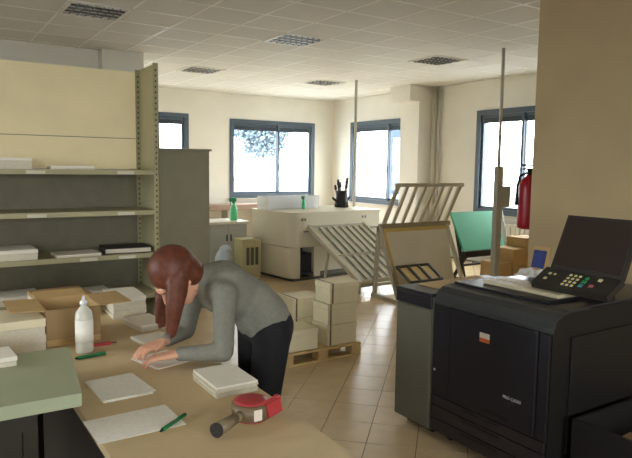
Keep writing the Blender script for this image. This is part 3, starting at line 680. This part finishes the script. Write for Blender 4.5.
stack('paper_stack', 2.80, 3.10, 1.30, 1.70, .0205, .30, 'waste paper bundle inside the dark crate', 3, m='cardboard_dark', layers=4)

# ------------------------------------------------------------------ tables
TZ = .80
wt = thing('work_table', (.77, 2.6, 0), 'long beige work table covered with papers', 'table')
MB().prism([(.45, .95), (1.055, .95), (1.09, 2.0), (1.09, 4.2), (.45, 4.2)], TZ - .03, TZ).build('table_top', 'table_top', wt)
MB().box(.50, 1.04, 1.02, 1.05, .68, TZ - .03).box(.50, 1.04, 4.10, 4.13, .68, TZ - .03).box(.50, .53, 1.05, 4.10, .68, TZ - .03).box(1.01, 1.04, 1.05, 4.10, .68, TZ - .03).build('apron', 'dark_metal', wt)
MB().box(.535, .55, 1.1, 4.05, .02, .68).build('side_panel', 'dark_metal', wt)  # dark sheet added to keep the space under the table dark
for x in (.50, 1.0):
    for y in (1.02, 4.09): MB().box(x, x + .045, y, y + .045, 0, .68).build('leg', 'dark_metal', wt)
st = thing('side_table', (-.1, 3.3, 0), 'second beige table running behind the grey-green table', 'table')
MB().box(-.7, .446, 2.76, 3.85, TZ - .03, TZ, .003, 1).build('table_top', 'table_top', st)
for x in (-.65, .38):
    for y in (2.82, 3.76): MB().box(x, x + .045, y, y + .045, 0, TZ - .03).build('leg', 'dark_metal', st)
gt = thing('grey_green_table', (-.08, 2.39, 0), 'pale grey-green table standing slightly above the beige work table', 'table')
MB().prism([(-.7, 2.10), (.435, 2.09), (.51, 2.66), (-.7, 2.70)], .855, .90).build('table_top', 'green_laminate', gt)
MB().prism([(-.69, 2.115), (.30, 2.105), (.36, 2.64), (-.69, 2.68)], .80, .855).build('apron', 'panel_dark', gt)
for x, y in ((.26, 2.14), (.30, 2.58), (-.6, 2.14), (-.6, 2.6)): MB().box(x, x + .045, y, y + .045, 0, .80).build('leg', 'panel_dark', gt)
MB().box(-.66, .255, 2.13, 2.15, .06, .80).build('front_panel', 'panel_dark', gt)
# on the grey-green table
stack('paper_pad', .05, .29, 2.50, 2.66, .9005, .935, 'white paper block on the grey-green table', 4, layers=2)

# ------------------------------------------------------------------ on the work table
def sheets(name, cx, cy, wx, wy, rot, z, n, label, spread=.012):
    t = thing(name, (cx, cy, z), label, 'paper')
    for k in range(n):
        a = random.uniform(-spread, spread); b_ = random.uniform(-spread, spread); r = rot + random.uniform(-3, 3) * (n > 1)
        o = MB(rz(0, 0, 0, r)).box(-wx / 2, wx / 2, -wy / 2, wy / 2, 0, .0012).build('sheet', 'printed_sheet')
        o.parent = t; o.location = Vector((a * (k > 0), b_ * (k > 0), .0004 + k * .0016)); ROOT[o] = ROOT[t]
    return t
sheets('loose_sheets', .625, 2.345, .185, .25, 3, TZ, 4, 'small pile of printed sheets beside the grey-green table', .016)
sheets('printed_sheet', .58, 1.99, .285, .20, 1, TZ, 1, 'single printed sheet under the green pen')
sheets('loose_sheets', .885, 2.61, .19, .20, 14, TZ, 3, 'few loose sheets under the hands', .02)
def pen(p, q, m, label, r=.006, z=TZ):
    p, q = Vector((*p, z + r)), Vector((*q, z + r)); d = (q - p); t = thing('marker_pen', (p.x, p.y, z), label, 'pen')
    MB().tube(p + d * .08, p + d * .62, r, n=10).build('barrel', m, t); MB().tube(p + d * .62, q, r * .98, r * .9, n=10).build('cap', m, t)
    MB().tube(p, p + d * .08, r * .35, r * .85, n=10).build('tip', 'dark_metal', t)
    MB().bar(p + d * .66 + Vector((0, 0, r)), q - d * .04 + Vector((0, 0, r)), .003, .002).build('clip', m, t)
pen((.625, 1.865), (.745, 1.955), 'pen_green', 'green pen lying across the printed sheet', .0065, TZ + .002)
pen((.555, 2.785), (.690, 2.80), 'pen_green', 'green marker lying in front of the plastic bottle', .008)
ps = stack('paper_stack', .905, 1.075, 2.05, 2.29, TZ + .0005, TZ + .042, 'thick white paper stack at the table edge beside the elbow', -1, layers=5, jit=.003)
stack('paper_stack', .93, 1.08, 3.10, 3.33, TZ + .0005, TZ + .035, 'small white-topped stack behind the hands', 8, layers=3)
stack('paper_stack', .87, 1.03, 2.80, 2.98, TZ + .0005, TZ + .022, 'low pale stack just behind the loose sheets', 10, layers=2)
# tape dispenser lying on its side
tp = thing('tape_dispenser', (.95, 1.87, TZ), 'red tape gun with brown tape roll lying on its side', 'tape dispenser')
cx_, cy_ = .935, 1.835
MB().lathe([(.036, TZ + .006), (.066, TZ + .006), (.066, TZ + .056), (.036, TZ + .056), (.036, TZ + .006)], (cx_, cy_, 0), 32).build('tape_roll', 'tape_brown', tp)
MB().lathe([(.0, TZ + .058), (.058, TZ + .058), (.060, TZ + .063), (.040, TZ + .066), (0, TZ + .066)], (cx_, cy_, 0), 28).build('side_plate', 'red_plastic', tp)
MB().lathe([(.0, TZ + .0005), (.060, TZ + .0005), (.060, TZ + .005), (0, TZ + .005)], (cx_, cy_, 0), 28).build('side_plate', 'red_plastic', tp)
MB().lathe([(.034, TZ + .005), (.034, TZ + .058)], (cx_, cy_, 0), 20).build('hub', 'red_plastic', tp)
MB().box(cx_ - .022, cx_ + .008, cy_ - .0675, cy_ - .066, TZ + .012, TZ + .05).build('tape_label', 'label_white', tp)
hd = Vector((-.86, -.5, 0)); p0 = Vector((cx_, cy_, TZ + .03)) + hd * .055; p1 = p0 + hd * .145
MB().capsule(p0, p0 + hd * .05, .016, .018, 12).tube(p0 + hd * .04, p1, .018, .023, 14).build('handle', 'handle_grey', tp)
MB().tube(p1 - hd * .004, p1 + hd * .002, .0245, .0245, 14).build('handle_end', 'dark_metal', tp)
MB().bar((cx_ + .03, cy_ - .05, TZ + .035), (cx_ + .085, cy_ - .045, TZ + .05), .03, .05).box(cx_ + .072, cx_ + .088, cy_ - .055, cy_ - .03, TZ + .02, TZ + .078, .004).build('cutter_head', 'red_plastic', tp)
MB().tube((cx_ + .074, cy_ - .02, TZ + .006), (cx_ + .074, cy_ - .02, TZ + .058), .010, n=12).build('roller', 'white_plastic', tp)
# plastic bottle
bt = thing('plastic_bottle', (.62, 2.89, TZ), 'clear whitish plastic bottle standing before the open carton', 'bottle')
MB().lathe([(.034, 0), (.039, .006), (.039, .17), (.034, .19), (.014, .215), (.013, .225)], (.62, 2.89, TZ), 24).build('body', 'bottle_plastic', bt)
MB().lathe([(.0398, .05), (.0398, .155)], (.62, 2.89, TZ), 24).build('label', 'bottle_label', bt)
MB().lathe([(.017, .222), (.017, .236), (.009, .242), (.006, .262), (0, .263)], (.62, 2.89, TZ), 16).build('cap', 'white_plastic', bt)
rc = thing('box_cutter', (.72, 2.96, TZ), 'red box cutter lying beside the plastic bottle', 'cutter')
MB().box(.675, .755, 2.945, 2.967, TZ, TZ + .014, .003).build('grip', 'red_plastic', rc); MB().box(.755, .78, 2.95, 2.962, TZ + .005, TZ + .008).build('blade', 'steel_handle', rc)
# open carton with flaps
ox0, ox1, oy0, oy1, oz = .485, .73, 3.05, 3.34, .975
oc = thing('open_carton', (.64, 3.22, TZ), 'open brown cardboard carton with spread flaps on the work table', 'box')
MB().box(ox0, ox1, oy0, oy1, TZ + .0005, TZ + .006).build('bottom', 'cardboard', oc)
for a in ((ox0, ox0 + .005, oy0, oy1), (ox1 - .005, ox1, oy0, oy1), (ox0 + .005, ox1 - .005, oy0, oy0 + .005), (ox0 + .005, ox1 - .005, oy1 - .005, oy1)): MB().box(*a, TZ + .006, oz).build('side', 'cardboard', oc)
MB().slab([(ox0, oy0, oz), (ox0, oy1, oz), (ox0 - .15, oy1 + .01, oz + .005), (ox0 - .15, oy0 + .01, oz + .005)], .004).build('flap', 'cardboard', oc)
MB().slab([(ox1, oy0, oz), (ox1, oy1, oz), (ox1 + .16, oy1 + .02, oz + .0), (ox1 + .16, oy0 + .02, oz - .0)], .004).build('flap', 'cardboard', oc)
MB().slab([(ox0, oy1, oz), (ox1, oy1, oz), (ox1, oy1 + .12, oz + .015), (ox0, oy1 + .12, oz + .015)], .004).build('flap', 'cardboard', oc)
MB().slab([(ox0, oy0, oz), (ox1, oy0, oz), (ox1, oy0 - .012, oz - .14), (ox0, oy0 - .012, oz - .14)], .004).build('flap', 'cardboard_dark', oc)
stack('paper_ream', .24, .47, 3.0, 3.28, TZ + .0005, TZ + .15, 'tall pile of pale wrapped reams beside the open carton', 2, m='carton', layers=4, jit=.004)
stack('paper_stack', .90, 1.08, 3.42, 3.72, TZ + .0005, TZ + .12, 'layered paper pile at the far end of the work table', -3, layers=5)
stack('folded_carton', .55, .85, 3.60, 4.0, TZ + .0005, TZ + .10, 'flat pile of brown board behind the open carton', 4, m='cardboard_dark', layers=4)

# ------------------------------------------------------------------ small things on the cream machine
def mr(u, v, z): return MR @ Vector((u, v, z))
TOPZ = LH + .0355
bs = thing('plastic_tray', mr(.55, .85, TOPZ), 'clear ribbed plastic tray on the cream machine', 'tray')
u0, u1, v0, v1 = .06, 1.06, .70, 1.0
MB(MR).box(u0, u1, v0, v1, TOPZ, TOPZ + .008).build('base', 'clear_plastic', bs)
for a in ((u0, u1, v0, v0 + .006), (u0, u1, v1 - .006, v1), (u0, u0 + .006, v0 + .006, v1 - .006), (u1 - .006, u1, v0 + .006, v1 - .006)): MB(MR).box(*a, TOPZ + .008, TOPZ + .20).build('side', 'clear_plastic', bs)
for k in range(10): MB(MR).box(u0 + .09 + k * .09, u0 + .105 + k * .09, v0 + .006, v1 - .006, TOPZ + .008, TOPZ + .17).build('divider', 'white_plastic', bs)
pq = mr(.66, .60, TOPZ); spray(pq.x, pq.y, TOPZ, .20, 'small green bottle on the cream machine before the clear tray')
pq = mr(1.50, .66, TOPZ); cd = thing('tool_caddy', pq, 'black tool holder with upright handles on the cream machine', 'tool holder')
MB().lathe([(.11, 0), (.12, .01), (.10, .14), (.085, .25), (.10, .27), (.075, .27), (.075, .02), (0, .02)], pq, 20).build('pot', 'black_plastic', cd)
for k, (a, r, h) in enumerate(((0, .05, .40), (1.2, .06, .34), (2.4, .05, .30), (3.6, .06, .38), (4.9, .05, .33))):
    q = pq + Vector((math.cos(a) * r, math.sin(a) * r, .02)); e = pq + Vector((math.cos(a) * r * 2.0, math.sin(a) * r * 2.0, h))
    MB().tube(q, e, .012, n=8).build('tool_shaft', 'black_plastic', cd); MB().capsule(e, e + (e - q) * .18, .024, .018, 10).build('tool_handle', 'black_plastic', cd)
MB().capsule(pq + Vector((-.10, .0, .10)), pq + Vector((-.17, 0, .15)), .02, .02, 8).capsule(pq + Vector((.10, .0, .10)), pq + Vector((.16, 0, .16)), .02, .02, 8).build('side_grip', 'black_plastic', cd)

# ------------------------------------------------------------------ the person bending over the table
pe = thing('person', (1.36, 2.50, 0), 'person in grey sweater and black trousers bending over the work table', 'person')
def blob(mb, name, m, parent, voxel, smooth=6):
    """merge overlapping closed shapes into one continuous skin"""
    o = mb.build(name, m, parent); r = o.modifiers.new('r', 'REMESH'); r.mode = 'VOXEL'; r.voxel_size = voxel; r.use_smooth_shade = True
    s = o.modifiers.new('s', 'SMOOTH'); s.iterations = smooth; s.factor = .5
    bpy.context.view_layer.update(); me = bpy.data.meshes.new_from_object(o.evaluated_get(bpy.context.evaluated_depsgraph_get()))
    o.modifiers.clear(); old = o.data; o.data = me; me.name = name; bpy.data.meshes.remove(old)
    if not me.materials: me.materials.append(MATS[m])
    return o
V = Vector
pel = V((1.355, 2.50, .925)); wai = V((1.285, 2.52, 1.035)); che = V((1.155, 2.55, 1.11)); nec = V((1.055, 2.565, 1.165)); hea = V((.950, 2.58, 1.165))
shN, shF = V((1.095, 2.40, 1.11)), V((1.095, 2.715, 1.11))
elN, elF = V((1.075, 2.365, .868)), V((1.05, 2.735, .88))
wrN, wrF = V((.905, 2.455, .862)), V((.925, 2.665, .865))
hpN, hpF = V((1.335, 2.41, .90)), V((1.345, 2.59, .90))
knN, knF = V((1.285, 2.41, .49)), V((1.33, 2.60, .49))
anN, anF = V((1.36, 2.42, .10)), V((1.40, 2.60, .10))
HR = Matrix.Rotation(math.radians(-52), 4, 'Y') @ Matrix()       # head tipped forward: crown toward -x
def hp_(x, y, z):
    """head space: x forward of face, y sideways, z up; face looks down and toward the table"""
    f = V((-.60, .05, -.80)).normalized(); u = V((-.78, .02, .62)); u = (u - f * u.dot(f)).normalized(); s = u.cross(f)
    return hea + f * x + s * y + u * z
fv = (hp_(1, 0, 0) - hea); sv = (hp_(0, 1, 0) - hea); uv_ = (hp_(0, 0, 1) - hea)
HM = Matrix((( fv.x, sv.x, uv_.x), (fv.y, sv.y, uv_.y), (fv.z, sv.z, uv_.z))).to_4x4()
bdm = MB()
bdm.ball(hp_(-.012, 0, .03), .1, (.95, .77, .98), 24, HM).ball(hp_(.022, 0, -.035), .078, (.92, .80, 1.05), 24, HM)       # skull, face
bdm.ball(hp_(.045, 0, -.095), .032, (1, 1.1, .8), 16, HM).ball(hp_(.078, 0, .03), .045, (.5, 1.2, .5), 16, HM)              # chin, brow
bdm.capsule(hp_(.088, 0, .012), hp_(.112, 0, -.030), .010, .015, 12)                                                       # nose
for s_ in (-1, 1):
    bdm.ball(hp_(-.01, s_ * .078, -.01), .028, (.6, .35, 1.1), 12, HM)                                                     # ears
    bdm.ball(hp_(.060, s_ * .038, -.035), .026, (.8, 1, 1), 12, HM)                                                        # cheeks
bdm.capsule(hp_(-.03, 0, -.07), nec + V((.03, 0, -.01)), .052, .058)
bdm.capsule(nec + V((.04, 0, -.02)), che, .07, .12).capsule(che, wai, .105, .09).capsule(wai, pel, .09, .10)
for sh_, el, wr, hp0, kn, an in ((shN, elN, wrN, hpN, knN, anN), (shF, elF, wrF, hpF, knF, anF)):
    bdm.capsule(che, sh_, .08, .05).capsule(sh_, el, .042, .034).capsule(el, wr, .034, .024)
    bdm.capsule(pel, hp0, .095, .08).capsule(hp0, kn, .075, .048).capsule(kn, an, .046, .032).capsule(an, an + V((-.14, 0, -.06)), .034, .028)
def hand(wr, d, curl, thumb_side):
    """palm, four unequal bent fingers and a thumb off the side of the palm, resting on the table"""
    d = d.normalized(); up = V((0, 0, 1)); sd = d.cross(up).normalized(); k0 = wr + d * .075 + V((0, 0, -.008))
    for t in (-.026, -.009, .009, .026): bdm.capsule(wr + sd * t * .7, k0 + sd * t, .013, .0125, 10)
    for t, L in ((-.030, .060), (-.010, .074), (.010, .079), (.030, .070)):
        a = k0 + sd * t; b1 = a + d * L * .45 + V((0, 0, -.002)); c1_ = b1 + d * L * .32 + V((0, 0, -curl)); e1 = c1_ + d * L * .20 + V((0, 0, -curl * 1.1))
        bdm.capsule(a, b1, .0095, .0088, 10).capsule(b1, c1_, .0088, .0080, 10).capsule(c1_, e1, .0080, .0068, 10)
    a = wr + d * .022 + sd * thumb_side * .024; b1 = a + d * .026 + sd * thumb_side * .026 + V((0, 0, -.006)); c1_ = b1 + d * .030 + sd * thumb_side * .006 + V((0, 0, -.008))
    bdm.capsule(a, b1, .014, .0105, 10).capsule(b1, c1_, .0105, .0085, 10)
hand(wrN, V((-.82, .50, -.05)), .016, 1); hand(wrF, V((-.9, -.18, -.05)), .016, -1)
body = blob(bdm, 'body', 'skin', pe, .0055, 3)
sw = MB()
sw.capsule(nec + V((.035, 0, -.02)), che, .078, .125).capsule(che + V((0, .05, 0)), wai, .112, .106).capsule(che + V((0, -.05, 0)), wai, .112, .106).capsule(wai, pel + V((-.02, 0, .04)), .110, .120)
sw.capsule(wai + V((0, .03, 0)), pel + V((-.025, .04, .035)), .104, .115).capsule(wai + V((0, -.03, 0)), pel + V((-.025, -.04, .035)), .104, .115)
for sh_, el, wr in ((shN, elN, wrN), (shF, elF, wrF)):
    sw.capsule(che, sh_, .095, .058).capsule(sh_, el, .053, .042).capsule(el, wr + (el - wr) * .06, .042, .032)
swo = blob(sw, 'sweater', 'sweater', pe, .009, 5)
tr_ = MB()
tr_.capsule(pel + V((-.005, .045, .0)), pel + V((-.005, -.045, .0)), .112, .112)
for hp0, kn, an in ((hpN, knN, anN), (hpF, knF, anF)):
    tr_.capsule(pel, hp0, .115, .094).capsule(hp0, kn, .090, .066).capsule(kn, an + V((0, 0, -.01)), .068, .058)
blob(tr_, 'trousers', 'trousers', pe, .010, 5)
for an in (anN, anF):
    s_ = MB(); s_.ball(an + V((.015, 0, -.055)), .045, (1.1, .9, .95)).capsule(an + V((.0, 0, -.055)), an + V((-.16, 0, -.066)), .042, .034).box(an.x - .195, an.x + .06, an.y - .04, an.y + .04, .0005, .018, .006); blob(s_, 'shoe', 'shoe', pe, .008, 3)
hr = MB()
hr.ball(hp_(-.022, 0, .042), .112, (.98, .84, .97), 24, HM).ball(hp_(-.05, 0, -.01), .09, (.8, .95, 1.0), 20, HM)
for s_ in (-1, 1):
    for (a, b_, c) in ((-.055, .068, .20), (-.025, .080, .235), (.005, .083, .22), (.028, .080, .18)):
        p = hp_(a, s_ * b_, .03); hr.capsule(p, p + V((-.012, -.002, -c * .55)), .030, .026, 10).capsule(p + V((-.012, -.002, -c * .55)), p + V((-.030, 0, -c * 1.15)), .026, .008, 10)
blob(hr, 'hair', 'hair', pe, .007, 4)
for s_ in (-1, 1):
    MB().ball(hp_(.083, s_ * .032, .002), .011, (.6, 1.2, .7), 12, HM).build('eye', 'eye', body)
    MB().capsule(hp_(.094, s_ * .018, .026), hp_(.084, s_ * .050, .024), .005, .004, 8).build('eyebrow', 'hair', body)
MB().capsule(hp_(.090, -.020, -.066), hp_(.090, .020, -.066), .006, .006, 8).build('lips', 'lip', body)
